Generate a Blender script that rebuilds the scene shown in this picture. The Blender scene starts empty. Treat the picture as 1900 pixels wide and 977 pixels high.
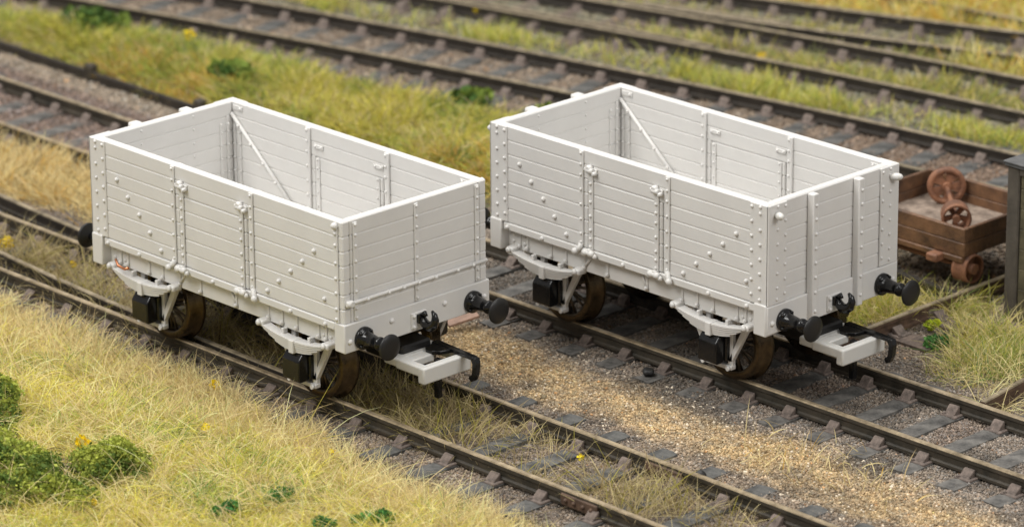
import bpy, bmesh, math, random
import numpy as np
from mathutils import Vector, Matrix
R = math.radians
random.seed(7); rng = np.random.default_rng(11)
S = bpy.context.scene
COL = S.collection
# ------------------------------------------------------------------ camera (1 unit = 1 cm of the model railway)
CAM = (46.61129426, -39.5869231, 22.99100914)
cd = bpy.data.cameras.new('camera'); cam = bpy.data.objects.new('camera', cd); COL.objects.link(cam)
cam.location = CAM; cam.rotation_euler = (R(71.01155653), R(0.32374591), R(46.01576846))
cd.sensor_width = 36.0; cd.lens = 7751.416 / 1900 * 36
cd.shift_x = -34.6 / 1900; cd.shift_y = -64.8 / 1900
cd.clip_start = 1.0; cd.clip_end = 2000
cd.dof.use_dof = True; cd.dof.focus_distance = 63.0; cd.dof.aperture_fstop = 0.41
S.camera = cam
# ------------------------------------------------------------------ light: a lit studio round a layout
w = bpy.data.worlds.new('World'); S.world = w; w.use_nodes = True
w.node_tree.nodes['Background'].inputs[0].default_value = (1.0, 0.98, 0.96, 1)
w.node_tree.nodes['Background'].inputs[1].default_value = 0.36
def area(name, loc, target, size, power, col):
    l = bpy.data.lights.new(name, 'AREA'); l.shape = 'RECTANGLE'; l.size, l.size_y = size; l.energy = power; l.color = col
    o = bpy.data.objects.new(name, l); COL.objects.link(o); o.location = loc
    d = Vector(target) - Vector(loc); o.rotation_euler = d.to_track_quat('-Z', 'Y').to_euler()
area('overhead_softbox', (-12, 2, 48), (0, 4, 0), (46, 40), 26500, (1.0, 0.985, 0.955))
area('side_softbox', (-4, -40, 50), (0, 4, 0), (36, 22), 27500, (1.0, 0.985, 0.955))
area('right_softbox', (50, 6, 38), (0, 4, 0), (24, 22), 14000, (1.0, 0.985, 0.96))
S.view_settings.view_transform = 'Standard'; S.view_settings.look = 'None'; S.view_settings.exposure = 0.0; S.view_settings.gamma = 1.0
S.render.engine = 'CYCLES'
GZ = -0.315          # ballast level, rail tops at 0

# ------------------------------------------------------------------ noise + helpers
def vnoise(x, y, seed=0):
    xi = np.floor(x).astype(np.int64); yi = np.floor(y).astype(np.int64); xf = x - xi; yf = y - yi
    def h(a, b):
        n = (a * 374761393 + b * 668265263 + seed * 974634777) & 0x7fffffff
        n = ((n ^ (n >> 13)) * 1274126177) & 0x7fffffff
        return ((n ^ (n >> 16)) & 0xffff) / 65535.0
    u = xf * xf * (3 - 2 * xf); v = yf * yf * (3 - 2 * yf)
    return (h(xi, yi) * (1 - u) + h(xi + 1, yi) * u) * (1 - v) + (h(xi, yi + 1) * (1 - u) + h(xi + 1, yi + 1) * u) * v
def fbm(x, y, sc=1.0, seed=0, o=4):
    x = np.asarray(x, float); y = np.asarray(y, float); s = 0; a = .5; t = 0
    for i in range(o):
        s = s + a * vnoise(x * sc + 17.3 * i, y * sc - 9.1 * i, seed + i); t += a; a *= .5; sc *= 2.07
    return s / t
def ss(a, b, x):
    t = np.clip((x - a) / (b - a), 0, 1); return t * t * (3 - 2 * t)

def nd(nt, t, **k):
    n = nt.nodes.new(t)
    for a, b in k.items(): setattr(n, a, b)
    return n
def material(name, col, rough=.5, metal=0., var=.0, scale=8., bump=.0, bscale=40., spec=.5, sss=0., col2=None, vcol=False, transl=0., rvar=0.):
    m = bpy.data.materials.new(name); m.use_nodes = True; nt = m.node_tree; b = nt.nodes['Principled BSDF']
    b.inputs['Base Color'].default_value = (*col, 1); b.inputs['Roughness'].default_value = rough
    b.inputs['Metallic'].default_value = metal; b.inputs['Specular IOR Level'].default_value = spec
    if sss: b.inputs['Subsurface Weight'].default_value = sss; b.inputs['Subsurface Radius'].default_value = (.06, .05, .04)
    tc = nd(nt, 'ShaderNodeTexCoord')
    src = None
    if vcol:
        at = nd(nt, 'ShaderNodeAttribute', attribute_name='Col'); src = at.outputs['Color']
    if var or col2:
        n = nd(nt, 'ShaderNodeTexNoise'); n.inputs['Scale'].default_value = scale; n.inputs['Detail'].default_value = 6; n.inputs['Roughness'].default_value = .65
        nt.links.new(tc.outputs['Object'], n.inputs['Vector'])
        cr = nd(nt, 'ShaderNodeValToRGB'); cr.color_ramp.elements[0].position = .32; cr.color_ramp.elements[1].position = .68
        nt.links.new(n.outputs['Fac'], cr.inputs[0])
        if vcol:
            cr.color_ramp.elements[0].color = (1 - var,) * 3 + (1,); cr.color_ramp.elements[1].color = (1 + var,) * 3 + (1,)
            mx = nd(nt, 'ShaderNodeMix', data_type='RGBA', blend_type='MULTIPLY'); mx.inputs[0].default_value = 1
            nt.links.new(src, mx.inputs[6]); nt.links.new(cr.outputs[0], mx.inputs[7]); src = mx.outputs[2]
        else:
            c2 = col2 or col
            cr.color_ramp.elements[0].color = tuple(c * (1 - var) for c in c2) + (1,)
            cr.color_ramp.elements[1].color = tuple(min(1, c * (1 + var)) for c in col) + (1,)
            src = cr.outputs[0]
    if src is not None: nt.links.new(src, b.inputs['Base Color'])
    if rvar:
        n2 = nd(nt, 'ShaderNodeTexNoise'); n2.inputs['Scale'].default_value = 3; n2.inputs['Detail'].default_value = 5
        nt.links.new(tc.outputs['Object'], n2.inputs['Vector'])
        mr = nd(nt, 'ShaderNodeMapRange'); mr.inputs[3].default_value = rough - rvar; mr.inputs[4].default_value = rough + rvar
        nt.links.new(n2.outputs['Fac'], mr.inputs[0]); nt.links.new(mr.outputs[0], b.inputs['Roughness'])
    if bump:
        n3 = nd(nt, 'ShaderNodeTexNoise'); n3.inputs['Scale'].default_value = bscale; n3.inputs['Detail'].default_value = 5
        nt.links.new(tc.outputs['Object'], n3.inputs['Vector'])
        bp = nd(nt, 'ShaderNodeBump'); bp.inputs['Strength'].default_value = 1; bp.inputs['Distance'].default_value = bump
        nt.links.new(n3.outputs['Fac'], bp.inputs['Height']); nt.links.new(bp.outputs[0], b.inputs['Normal'])
    if transl:
        tr = nd(nt, 'ShaderNodeBsdfTranslucent'); ms = nd(nt, 'ShaderNodeMixShader'); ms.inputs[0].default_value = transl
        if src is not None: nt.links.new(src, tr.inputs[0])
        nt.links.new(b.outputs[0], ms.inputs[1]); nt.links.new(tr.outputs[0], ms.inputs[2])
        nt.links.new(ms.outputs[0], nt.nodes['Material Output'].inputs[0])
    return m
M = dict(
    plastic=material('pale_grey_plastic', (.625, .612, .59), .42, var=.03, scale=1.5, bump=.0015, bscale=9, sss=.12, spec=.45, rvar=.06),
    nylon=material('milky_nylon', (.60, .59, .56), .36, sss=.25, spec=.5, var=.02, scale=2),
    black=material('glossy_black_plastic', (.006, .006, .0065), .17, spec=.45, bump=.001, bscale=20),
    satin=material('satin_black_plastic', (.014, .0135, .013), .38, spec=.35, bump=.002, bscale=60),
    brass=material('blackened_brass', (.08, .058, .034), .30, metal=.85, var=.45, scale=6, rvar=.12, bump=.002, bscale=30),
    spoke=material('dark_spoke_metal', (.11, .085, .06), .32, metal=.6, var=.2),
    copper=material('copper', (.62, .25, .13), .3, metal=.9),
    railside=material('weathered_rail_side', (.050, .040, .028), .62, var=.4, scale=3, bump=.004, bscale=25, col2=(.036, .032, .022)),
    railside_dark=material('dark_rail_side', (.030, .024, .018), .6, var=.4, scale=3, bump=.004, bscale=25),
    railtop=material('worn_rail_head', (.56, .45, .30), .34, metal=.6, var=.25, scale=5, rvar=.12, col2=(.36, .28, .18)),
    railtop_dull=material('dull_rail_head', (.33, .27, .18), .5, metal=.3, var=.3, scale=4, col2=(.20, .16, .105)),
    rust=material('rust_brown', (.085, .05, .032), .75, var=.4, scale=6, bump=.006, bscale=30),
    sleeper=material('grey_black_sleeper', (.115, .108, .098), .8, var=.42, scale=5, bump=.012, bscale=22, col2=(.06, .058, .055)),
    sleeper_blue=material('blue_grey_sleeper', (.10, .097, .09), .85, var=.4, scale=4, bump=.014, bscale=22, col2=(.05, .051, .05)),
    sleeper_brown=material('brown_sleeper', (.15, .11, .085), .85, var=.35, scale=5, bump=.012, bscale=22, col2=(.09, .07, .06)),
    chair=material('dusty_rail_chair', (.165, .128, .108), .9, var=.3, scale=9, bump=.014, bscale=30, col2=(.10, .08, .068)),
    ground=material('ballast_ground', (.2, .15, .1), .95, vcol=True, var=.35, scale=9, bump=.03, bscale=26, spec=.15),
    stone=material('ballast_stones', (.2, .15, .1), .9, vcol=True, spec=.25),
    grass=material('static_grass', (.3, .3, .1), .7, vcol=True, transl=.3, spec=.2),
    foam=material('foam_foliage', (.05, .08, .02), .8, vcol=True, transl=.2, spec=.25),
    cartwood=material('brown_stained_wood', (.155, .078, .038), .5, var=.4, scale=2.2, bump=.01, bscale=16, col2=(.065, .036, .024), rvar=.15),
    cartfloor=material('dusty_wood_floor', (.27, .21, .165), .85, var=.3, scale=5, bump=.008, bscale=20, col2=(.17, .125, .095)),
    castrust=material('orange_rust_iron', (.28, .125, .065), .65, var=.35, scale=3, bump=.008, bscale=20, col2=(.17, .08, .05), rvar=.1),
    hutwood=material('drab_olive_boards', (.105, .09, .05), .75, var=.3, scale=3, bump=.008, bscale=16, col2=(.07, .06, .034)),
    hutpost=material('grey_corner_post', (.078, .066, .052), .75, var=.25, scale=4, bump=.006, bscale=20),
    felt=material('grey_roof_felt', (.10, .10, .10), .8, var=.25, scale=5, bump=.01, bscale=20),
    blackstone=material('black_stone', (.02, .02, .02), .5, bump=.01),
    offcut=material('pinkish_wood', (.36, .23, .17), .7, var=.25, scale=6), red=material('red_paint', (.5, .04, .02), .5, var=.1),
)
for k in ('cartwood',):   # wood grain streaks stay in the material
    pass

def tag(o, label, cat, group=None, kind=None):
    if label: o['label'] = label
    if cat: o['category'] = cat
    if group: o['group'] = group
    if kind: o['kind'] = kind
    return o
def empty(name, loc=(0, 0, 0), rz=0., label=None, cat=None, group=None):
    o = bpy.data.objects.new(name, None); COL.objects.link(o); o.location = loc; o.rotation_euler.z = rz
    o.empty_display_size = .2
    return tag(o, label, cat, group)
def link(name, me, parent=None):
    o = bpy.data.objects.new(name, me); COL.objects.link(o)
    if parent is not None: o.parent = parent
    return o

class MB:
    def __init__(s): s.bm = bmesh.new(); s.mi = 0
    def _tag(s, faces, smooth=False):
        for f in faces:
            f.material_index = s.mi; f.smooth = smooth
    def box(s, x0, x1, y0, y1, z0, z1, bev=.012, mat=None, seg=1):
        r = bmesh.ops.create_cube(s.bm, size=1)
        vs = r['verts']
        for v in vs:
            v.co = Vector((x0 + (v.co.x + .5) * (x1 - x0), y0 + (v.co.y + .5) * (y1 - y0), z0 + (v.co.z + .5) * (z1 - z0)))
            if mat is not None: v.co = mat @ v.co
        fs = list({f for v in vs for f in v.link_faces}); s._tag(fs)
        if bev:
            es = list({e for v in vs for e in v.link_edges})
            r = bmesh.ops.bevel(s.bm, geom=es, offset=min(bev, .45 * min(abs(x1 - x0), abs(y1 - y0), abs(z1 - z0))), segments=seg, affect='EDGES', profile=.5)
            s._tag(r['faces'], seg > 1)
        return s
    def lathe(s, prof, org, axis, n=24, smooth=True, caps=True, a0=0.):
        # prof: (t along axis, radius)
        a = Vector(axis).normalized(); u = a.orthogonal().normalized(); v = a.cross(u); org = Vector(org)
        rings = []
        for t, r in prof:
            rings.append([s.bm.verts.new(org + a * t + (u * math.cos(a0 + 2 * math.pi * k / n) + v * math.sin(a0 + 2 * math.pi * k / n)) * r) for k in range(n)])
        fs = []
        for A, B in zip(rings, rings[1:]):
            for k in range(n):
                fs.append(s.bm.faces.new((A[k], A[(k + 1) % n], B[(k + 1) % n], B[k])))
        s._tag(fs, smooth)
        if caps:
            s._tag([s.bm.faces.new(rings[0][::-1]), s.bm.faces.new(rings[-1])])
        return s
    def rivet(s, p, nrm, r=.026, h=.02):
        r *= 1.18; h *= 1.35
        return s.lathe([(-.01, r), (h * .45, r * .92), (h * .85, r * .6), (h, r * .18)], p, nrm, 8)
    def tube(s, pts, rad, n=8):
        pts = [Vector(p) for p in pts]; rad = rad if isinstance(rad, (list, tuple)) else [rad] * len(pts)
        rings = []; u = None
        for i, p in enumerate(pts):
            d = (pts[min(i + 1, len(pts) - 1)] - pts[max(i - 1, 0)]).normalized()
            if u is None: u = d.orthogonal().normalized()
            u = (u - d * u.dot(d)).normalized(); v = d.cross(u)
            rings.append([s.bm.verts.new(p + (u * math.cos(2 * math.pi * k / n) + v * math.sin(2 * math.pi * k / n)) * rad[i]) for k in range(n)])
        fs = [s.bm.faces.new((A[k], A[(k + 1) % n], B[(k + 1) % n], B[k])) for A, B in zip(rings, rings[1:]) for k in range(n)]
        s._tag(fs, True); s._tag([s.bm.faces.new(rings[0][::-1]), s.bm.faces.new(rings[-1])])
        return s
    def prism(s, poly, o, ex, bev=0.):
        # poly: list of 3D points, extruded by vector ex
        A = [s.bm.verts.new(Vector(q)) for q in poly]; B = [s.bm.verts.new(Vector(q) + Vector(ex)) for q in poly]
        n = len(A); fs = [s.bm.faces.new(A[::-1]), s.bm.faces.new(B)]
        fs += [s.bm.faces.new((A[k], A[(k + 1) % n], B[(k + 1) % n], B[k])) for k in range(n)]
        s._tag(fs)
        if bev:
            es = list({e for f in fs for e in f.edges})
            r = bmesh.ops.bevel(s.bm, geom=es, offset=bev, segments=2, affect='EDGES', profile=.5); s._tag(r['faces'], True)
        return s
    def build(s, name, mats, parent=None):
        bmesh.ops.recalc_face_normals(s.bm, faces=s.bm.faces)
        me = bpy.data.meshes.new(name); s.bm.to_mesh(me); s.bm.free()
        for m in (mats if isinstance(mats, list) else [mats]): me.materials.append(m)
        return link(name, me, parent)

def npmesh(name, V, F3, mat, colors=None, smooth=False, parent=None):
    """triangle soup from numpy arrays"""
    me = bpy.data.meshes.new(name); nv, nf = len(V), len(F3)
    me.vertices.add(nv); me.vertices.foreach_set('co', np.asarray(V, np.float32).ravel())
    me.loops.add(nf * 3); me.loops.foreach_set('vertex_index', np.asarray(F3, np.int32).ravel())
    me.polygons.add(nf); me.polygons.foreach_set('loop_start', np.arange(0, nf * 3, 3, dtype=np.int32))
    try: me.polygons.foreach_set('loop_total', np.full(nf, 3, np.int32))
    except Exception: pass
    me.update(calc_edges=True)
    if colors is not None:
        a = me.color_attributes.new('Col', 'FLOAT_COLOR', 'POINT')
        c = np.ones((nv, 4), np.float32); c[:, :3] = colors; a.data.foreach_set('color', c.ravel())
    if smooth: me.polygons.foreach_set('use_smooth', np.ones(nf, bool))
    me.materials.append(mat)
    return link(name, me, parent)

# ------------------------------------------------------------------ view culling (only so that nothing far outside the frame is modelled)
_Rm = np.array(cam.rotation_euler.to_matrix()); _C = np.array(CAM)
def inview(x, y, z=0., m=220):
    P = np.stack([x, y, np.full_like(x, z)], 1) - _C; q = P @ _Rm
    px = 984.6 + 7751.4 * q[:, 0] / -q[:, 2]; py = 423.7 - 7751.4 * q[:, 1] / -q[:, 2]
    return (px > -m) & (px < 1900 + m) & (py > -m) & (py < 977 + m)

# ------------------------------------------------------------------ track geometry functions
cx_ = np.array([-21, -18, -15, -12.3, -9.8, -7, -4.2, -1.9, .8, 3, 6]); cy_ = np.array([10.35, 11.12, 11.88, 12.42, 12.95, 13.5, 14.02, 14.4, 14.72, 14.95, 15.2])
_cp = np.polyfit(cx_, cy_, 3); fC = lambda x: np.polyval(_cp, x)
_dp = np.polyfit([-16, -12.9, -10.8, -8.4, -6.5, -3.3, .06, 3], [14.55, 15.34, 15.85, 16.32, 16.66, 17.15, 17.68, 18.1], 2); fD = lambda x: np.polyval(_dp, x)
_ep = np.polyfit([-13, -10.9, -8.6, -6.7, -4.7, -1.25, 2], [16.85, 17.4, 18.0, 18.4, 18.75, 19.35, 19.85], 2); fE = lambda x: np.polyval(_ep, x)
_e2 = np.polyfit([-10.5, -8.6, -7.0, -5.32, -2.2], [17.75, 18.25, 18.75, 19.35, 20.5], 2); fE2 = lambda x: np.polyval(_e2, x)
_f = np.polyfit([-11, -8.14, -6.47, -4.78, -3.1, 0], [19.15, 20.03, 20.6, 21.15, 21.8, 23.0], 2); fF = lambda x: np.polyval(_f, x)
fG = lambda x: 22.1 + .15 * (x + 6)
BX, BY, BYAW = 3.86626801, 4.97644077, .3429433082603181 * math.pi / 180
fB = lambda x: BY + .006 * (x - BX)

# ------------------------------------------------------------------ ground
def height(x, y):
    h = GZ + .05 * (fbm(x, y, 1.3, 3) - .5) + .03 * (fbm(x, y, 6, 5, 2) - .5)
    h = h + .10 * ss(-2.0, -4.5, y) * fbm(x, y, .5, 8) + .06 * ss(-2.0, -3.0, y)
    b = ss(7.6, 8.4, y) * ss(0, -1.3, y - fC(x) + 1.7) * ss(3.5, 1, x)
    h = h + b * (.16 + .28 * fbm(x, y, .45, 12))
    h = h - .02 * (np.abs(y) < .8)
    return h
def gcolor(x, y):
    n = fbm(x, y, 1.1, 21); n2 = fbm(x, y, 3.3, 31)
    c = lambda r, g, b: np.array([r, g, b])[None, :]
    mix = lambda A, B, t: A * (1 - t[:, None]) + B * t[:, None]
    C_ = np.repeat(c(.27, .21, .155), len(x), 0)
    C_ = mix(C_, c(.155, .13, .108), ss(.45, .7, n2) * .8)
    # pale sandy strip between the two front tracks
    s = ss(1.65, 2.2, y + .5 * (n - .5)) * ss(4.0, 2.95, y + 1.3 * (n - .5)) * ss(-2.5, 0., x)
    C_ = mix(C_, c(.50, .36, .195), s * (.55 + .45 * ss(.35, .6, n2)))
    # sooty ballast around the second track
    s = ss(2.8, 3.7, y + .8 * (n - .5)) * ss(7.6, 6.6, y + .6 * (n - .5))
    C_ = mix(C_, c(.27, .222, .178), s * .9)
    s = ss(.55, .8, n) * ss(3.6, 4.2, y) * ss(6.8, 6.0, y); C_ = mix(C_, c(.19, .135, .105), s * .5)
    C_ = mix(C_, c(.10, .085, .07), ss(.48, .66, fbm(x, y, .9, 23)) * ss(2.6, 3.4, y) * ss(7.4, 6.6, y) * .7)
    C_ = mix(C_, c(.13, .105, .085), ss(.5, .68, fbm(x, y, 1.3, 27)) * ss(-1.8, -1.4, y) * ss(3.0, 1.9, y) * .6)
    # brown under far tracks
    dc = np.abs(y - fC(x)); s = ss(2.2, 1.4, dc); C_ = mix(C_, c(.25, .195, .145), s); C_ = mix(C_, c(.20, .135, .10), s * ss(-5, 1, x) * .6)
    s = ss(6.2, 6.6, y) * ss(8.0, 7.4, y) * ss(-4, -8, x); C_ = mix(C_, c(.33, .27, .20), s * (.3 + .6 * n2))
    s = ss(3.0, 3.4, y) * ss(7.0, 6.6, y) * ss(-6, -8, x); C_ = mix(C_, c(.21, .155, .125), s)
    # earth below the grass
    s = ss(-1.3, -1.8, y); C_ = mix(C_, c(.27, .215, .11), s)
    s = ss(7.6, 8.2, y) * ss(-1.5, -2.2, y - fC(x)) * ss(4, 1, x); C_ = mix(C_, c(.24, .20, .08), s)
    s = ss(15.2, 15.8, y - (fC(x) - 14) * 1.0 + 0); s = ss(1.3, 1.7, y - fC(x)); C_ = mix(C_, c(.24, .22, .15), s * .8)
    # bare mauve earth showing at the front left corner
    d = np.hypot(x - 1.1, (y + 5.2) * 1.2); C_ = mix(C_, c(.27, .21, .19), ss(1.3, .6, d))
    return C_ * (.8 + .4 * fbm(x, y, 9, 41, 2))[:, None]
def grid(x0, x1, y0, y1, st):
    nx = int((x1 - x0) / st) + 1; ny = int((y1 - y0) / st) + 1
    X, Y = np.meshgrid(np.linspace(x0, x1, nx), np.linspace(y0, y1, ny)); X = X.ravel(); Y = Y.ravel()
    i = np.arange(nx * ny).reshape(ny, nx); a, b, c, d = i[:-1, :-1].ravel(), i[:-1, 1:].ravel(), i[1:, 1:].ravel(), i[1:, :-1].ravel()
    return X, Y, np.concatenate([np.stack([a, b, c], 1), np.stack([a, c, d], 1)])
X, Y, F = grid(-34, 22, -14, 40, .12)
g = npmesh('ground', np.stack([X, Y, height(X, Y)], 1), F, M['ground'], gcolor(X, Y), smooth=True); g['kind'] = 'structure'
# ------------------------------------------------------------------ rails, sleepers, chairs
PROF = [(-.045, -.02), (-.035, 0.), (.035, 0.), (.045, -.02), (.045, -.075), (.016, -.095), (.016, -.19), (.05, -.21), (.05, -.25), (-.05, -.25), (-.05, -.21), (-.016, -.19), (-.016, -.095), (-.045, -.075)]
def rail(pts, parent, name='rail', side='railside', top='railtop', zoff=0., sc=1.):
    bm = bmesh.new(); rings = []
    P = [Vector((x, y, zoff)) for x, y in pts]
    for i, p in enumerate(P):
        d = (P[min(i + 1, len(P) - 1)] - P[max(i - 1, 0)]).normalized(); nrm = Vector((-d.y, d.x, 0))
        rings.append([bm.verts.new(p + nrm * a * sc + Vector((0, 0, b * sc))) for a, b in PROF])
    n = len(PROF)
    for A, B in zip(rings, rings[1:]):
        for k in range(n):
            f = bm.faces.new((A[k], A[(k + 1) % n], B[(k + 1) % n], B[k])); f.material_index = 1 if k in (0, 1, 2) else 0
    bm.faces.new(rings[0]); bm.faces.new(rings[-1][::-1])
    bmesh.ops.recalc_face_normals(bm, faces=bm.faces)
    me = bpy.data.meshes.new(name); bm.to_mesh(me); bm.free(); me.materials.append(M[side]); me.materials.append(M[top])
    return link(name, me, parent)
def sleeper_mesh(L, W, mats, seed):
    rd = random.Random(seed); m = MB(); n = 9
    bm = m.bm; zt = -.262; zb = -.42
    top = []; 
    for i in range(n):
        x = -L / 2 + L * i / (n - 1); j = lambda a: rd.uniform(-a, a)
        top.append([bm.verts.new((-W / 2 + j(.008), x + (j(.02) if i in (0, n - 1) else 0), zb)), bm.verts.new((-W / 2 + .012 + j(.008), x + (j(.02)), zt - .012)), bm.verts.new((-W / 6, x, zt + j(.006))), bm.verts.new((W / 6, x, zt + j(.006))), bm.verts.new((W / 2 - .012 + j(.008), x + j(.02), zt - .012)), bm.verts.new((W / 2 + j(.008), x, zb))])
    for A, B in zip(top, top[1:]):
        for k in range(5): bm.faces.new((A[k], A[k + 1], B[k + 1], B[k]))
    bm.faces.new(top[0]); bm.faces.new(top[-1][::-1])
    bmesh.ops.recalc_face_normals(bm, faces=bm.faces)
    me = bpy.data.meshes.new('sleeper'); bm.to_mesh(me); bm.free(); me.materials.append(mats); return me
def chair_mesh():
    m = MB()
    m.box(-.15, .15, -.25, .25, -.285, -.24, .018, seg=2)
    m.prism([(-.095, -.21, -.25), (-.095, -.045, -.25), (-.095, -.045, -.13), (-.095, -.08, -.135)], None, (.19, 0, 0), .015)
    m.prism([(-.095, .045, -.25), (-.095, .21, -.25), (-.095, .09, -.12), (-.095, .045, -.12)], None, (.19, 0, 0), .015)
    m.rivet((-.09, -.21, -.24), (0, 0, 1), .028, .02); m.rivet((.09, .21, -.24), (0, 0, 1), .028, .02)
    bmesh.ops.recalc_face_normals(m.bm, faces=m.bm.faces)
    me = bpy.data.meshes.new('rail_chair'); m.bm.to_mesh(me); m.bm.free(); me.materials.append(M['chair']); return me
CH = chair_mesh()
SLV = {k: [sleeper_mesh(L, W, M[mt], i * 7 + len(k)) for i in range(4)] for k, L, W, mt in (('a', 3.42, .36, 'sleeper_blue'), ('b', 3.0, .36, 'sleeper'), ('c', 3.5, .40, 'sleeper_blue'), ('d', 3.4, .42, 'sleeper_brown'))}
CHV = {}
def track(label, cat, f, halfg, xs, kind, offs=(0,), group='tracks of the yard', rails=None, chairs=None, side='railside', top='railtop'):
    t = empty('railway_track', (0, 0, 0), 0, label, cat, group)
    for r in rails: rail(r, t, side=side, top=top)
    for i, x in enumerate(xs):
        y = float(f(x)); a = math.atan2(float(f(x + .1) - f(x - .1)), .2)
        s = link('sleeper', SLV[kind][(i * 7 + 3) % 4], t); s.location = (x, y, random.uniform(-.006, .004)); s.rotation_euler.z = a + random.uniform(-.02, .02)
        for d in (chairs(x) if chairs else (-halfg, halfg)):
            c = link('rail_chair', CH, s); c.location = (0, d, 0); c.rotation_euler.z = 0 if d < 0 else math.pi
    return t
ln = lambda f, a, b, n: [(x, float(f(x))) for x in np.linspace(a, b, n)]
tA = track('nearest railway track, carrying the front wagon, with straw grass between its rails', 'railway track', lambda x: 0 * x, .86,
           [5.62 + 1.0 * k + random.uniform(-.03, .03) for k in range(-18, 8)], 'a', rails=[ln(lambda x: -.86 + 0 * x, -13, 13.5, 30), ln(lambda x: .86 + 0 * x, -13, 13.5, 30)])
r1 = [(-13, .35), (-10, -.05), (-8.5, -.22), (-6.97, -.36), (-5.33, -.49), (-3.83, -.57), (-2.9, -.60), (-1.5, -.63), (.9, -.655)]
r2 = [(-13, 1.95), (-11, 1.66), (-9.33, 1.46), (-8, 1.36), (-6.69, 1.28), (-5, 1.17), (-3, 1.06), (-.5, .98)]
rail(r1, tA, 'switch_rail', side='railside_dark', top='railtop_dull'); rail(r2, tA, 'switch_rail', side='railside_dark', top='railtop_dull')
for yy in (-.86, .86):
    m = MB(); m.box(6.98, 7.72, yy - .075, yy + .075, -.235, -.055, .02, seg=2)
    for q in (7.1, 7.27, 7.45, 7.62): m.rivet((q, yy - .075, -.14), (0, -1, 0), .03, .03)
    m.build('rail_joiner', M['rust'], tA)
tB = track('second railway track, running under the rear wagon with bare dark ballast', 'railway track', fB, .875,
           [6.89 + .873 * k + random.uniform(-.02, .02) for k in range(-27, 9)], 'b', rails=[ln(lambda x: fB(x) - .875, -18, 15.5, 30), ln(lambda x: fB(x) + .875, -18, 15.5, 30)])
tC = track('third railway track, unoccupied, with blue grey sleepers, passing behind both wagons', 'railway track', fC, .9,
           list(np.arange(-22, 6, .92)), 'c', rails=[ln(lambda x: fC(x) - .9, -23, 7, 50), ln(lambda x: fC(x) + .9, -23, 7, 50)], side='railside_dark', top='railtop_dull')
tD = track('blurred grassy track beyond the blue grey one, its check rail ending midway', 'railway track', lambda x: (fD(x) + fE(x)) / 2, .88,
           list(np.arange(-16, 4, 1.0)), 'd', rails=[ln(fD, -17, 5, 40), ln(fE, -15, 5, 40)], side='railside_dark', top='railtop_dull')
rail(ln(lambda x: fD(x) + .22, -15, -6.9, 16), tD, 'check_rail', side='railside_dark', top='railtop_dull')
tE = track('farthest blurred track fanning away at the top right', 'railway track', lambda x: (fE2(x) + fF(x)) / 2, .8,
           list(np.arange(-10, 0, 1.0)), 'd', rails=[ln(fE2, -10.3, 0, 24), ln(fF, -12, 0, 24)], side='railside_dark', top='railtop_dull')
rail(ln(lambda x: fE2(x) + .2 , -10, -6.9, 8), tE, 'check_rail', side='railside_dark', top='railtop_dull')
o = rail(ln(fG, -9, 2, 10), None, 'spare_rail', side='railside_dark', top='railtop_dull'); tag(o, 'last single rail in the far top right corner, beyond the fanning track', 'rail')
# narrow siding crossing behind the rear wagon, with the trolley on it
t = empty('narrow_siding', (0, 0, 0), 0, 'short rusty siding running away from the second track to the brown trolley', 'railway track', 'tracks of the yard')
for pts in ([(5.68, 6.25), (5.65, 7.5), (5.60, 10.6)], [(9.02, 5.98), (8.85, 7.1), (8.7, 9.3)]): rail(pts, t, side='rust', top='railtop_dull', zoff=.0)
rail([(2.6, 9.62), (5.58, 9.42)], t, 'cross_rail', side='railside_dark', top='railside_dark', sc=1.2)
for y0 in (7.75, 8.75):
    s = link('sleeper', SLV['d'][1], t); s.scale = (1.1, .42, 1); s.location = (5.85, y0, .03); s.rotation_euler.z = R(90)
    c = link('rail_chair', CH, s); c.location = (0, .36, 0); c.scale = (1, 1 / .42, 1)
# buried rail along the grass bank
t = empty('buried_rail', (0, 0, 0), 0, 'low dark rail half buried along the edge of the grass bank at top left', 'rail')
m = MB(); m.box(-21, -9.6, 7.35, 7.43, -.36, -.10, .02); m.build('rail', M['railside_dark'], t)
for xx in (-14.35, -11.1):
    m = MB(); m.box(xx - .10, xx + .10, 7.29, 7.49, -.36, .05, .04, seg=2); m.build('stop_block', M['railside'], t)

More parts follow.
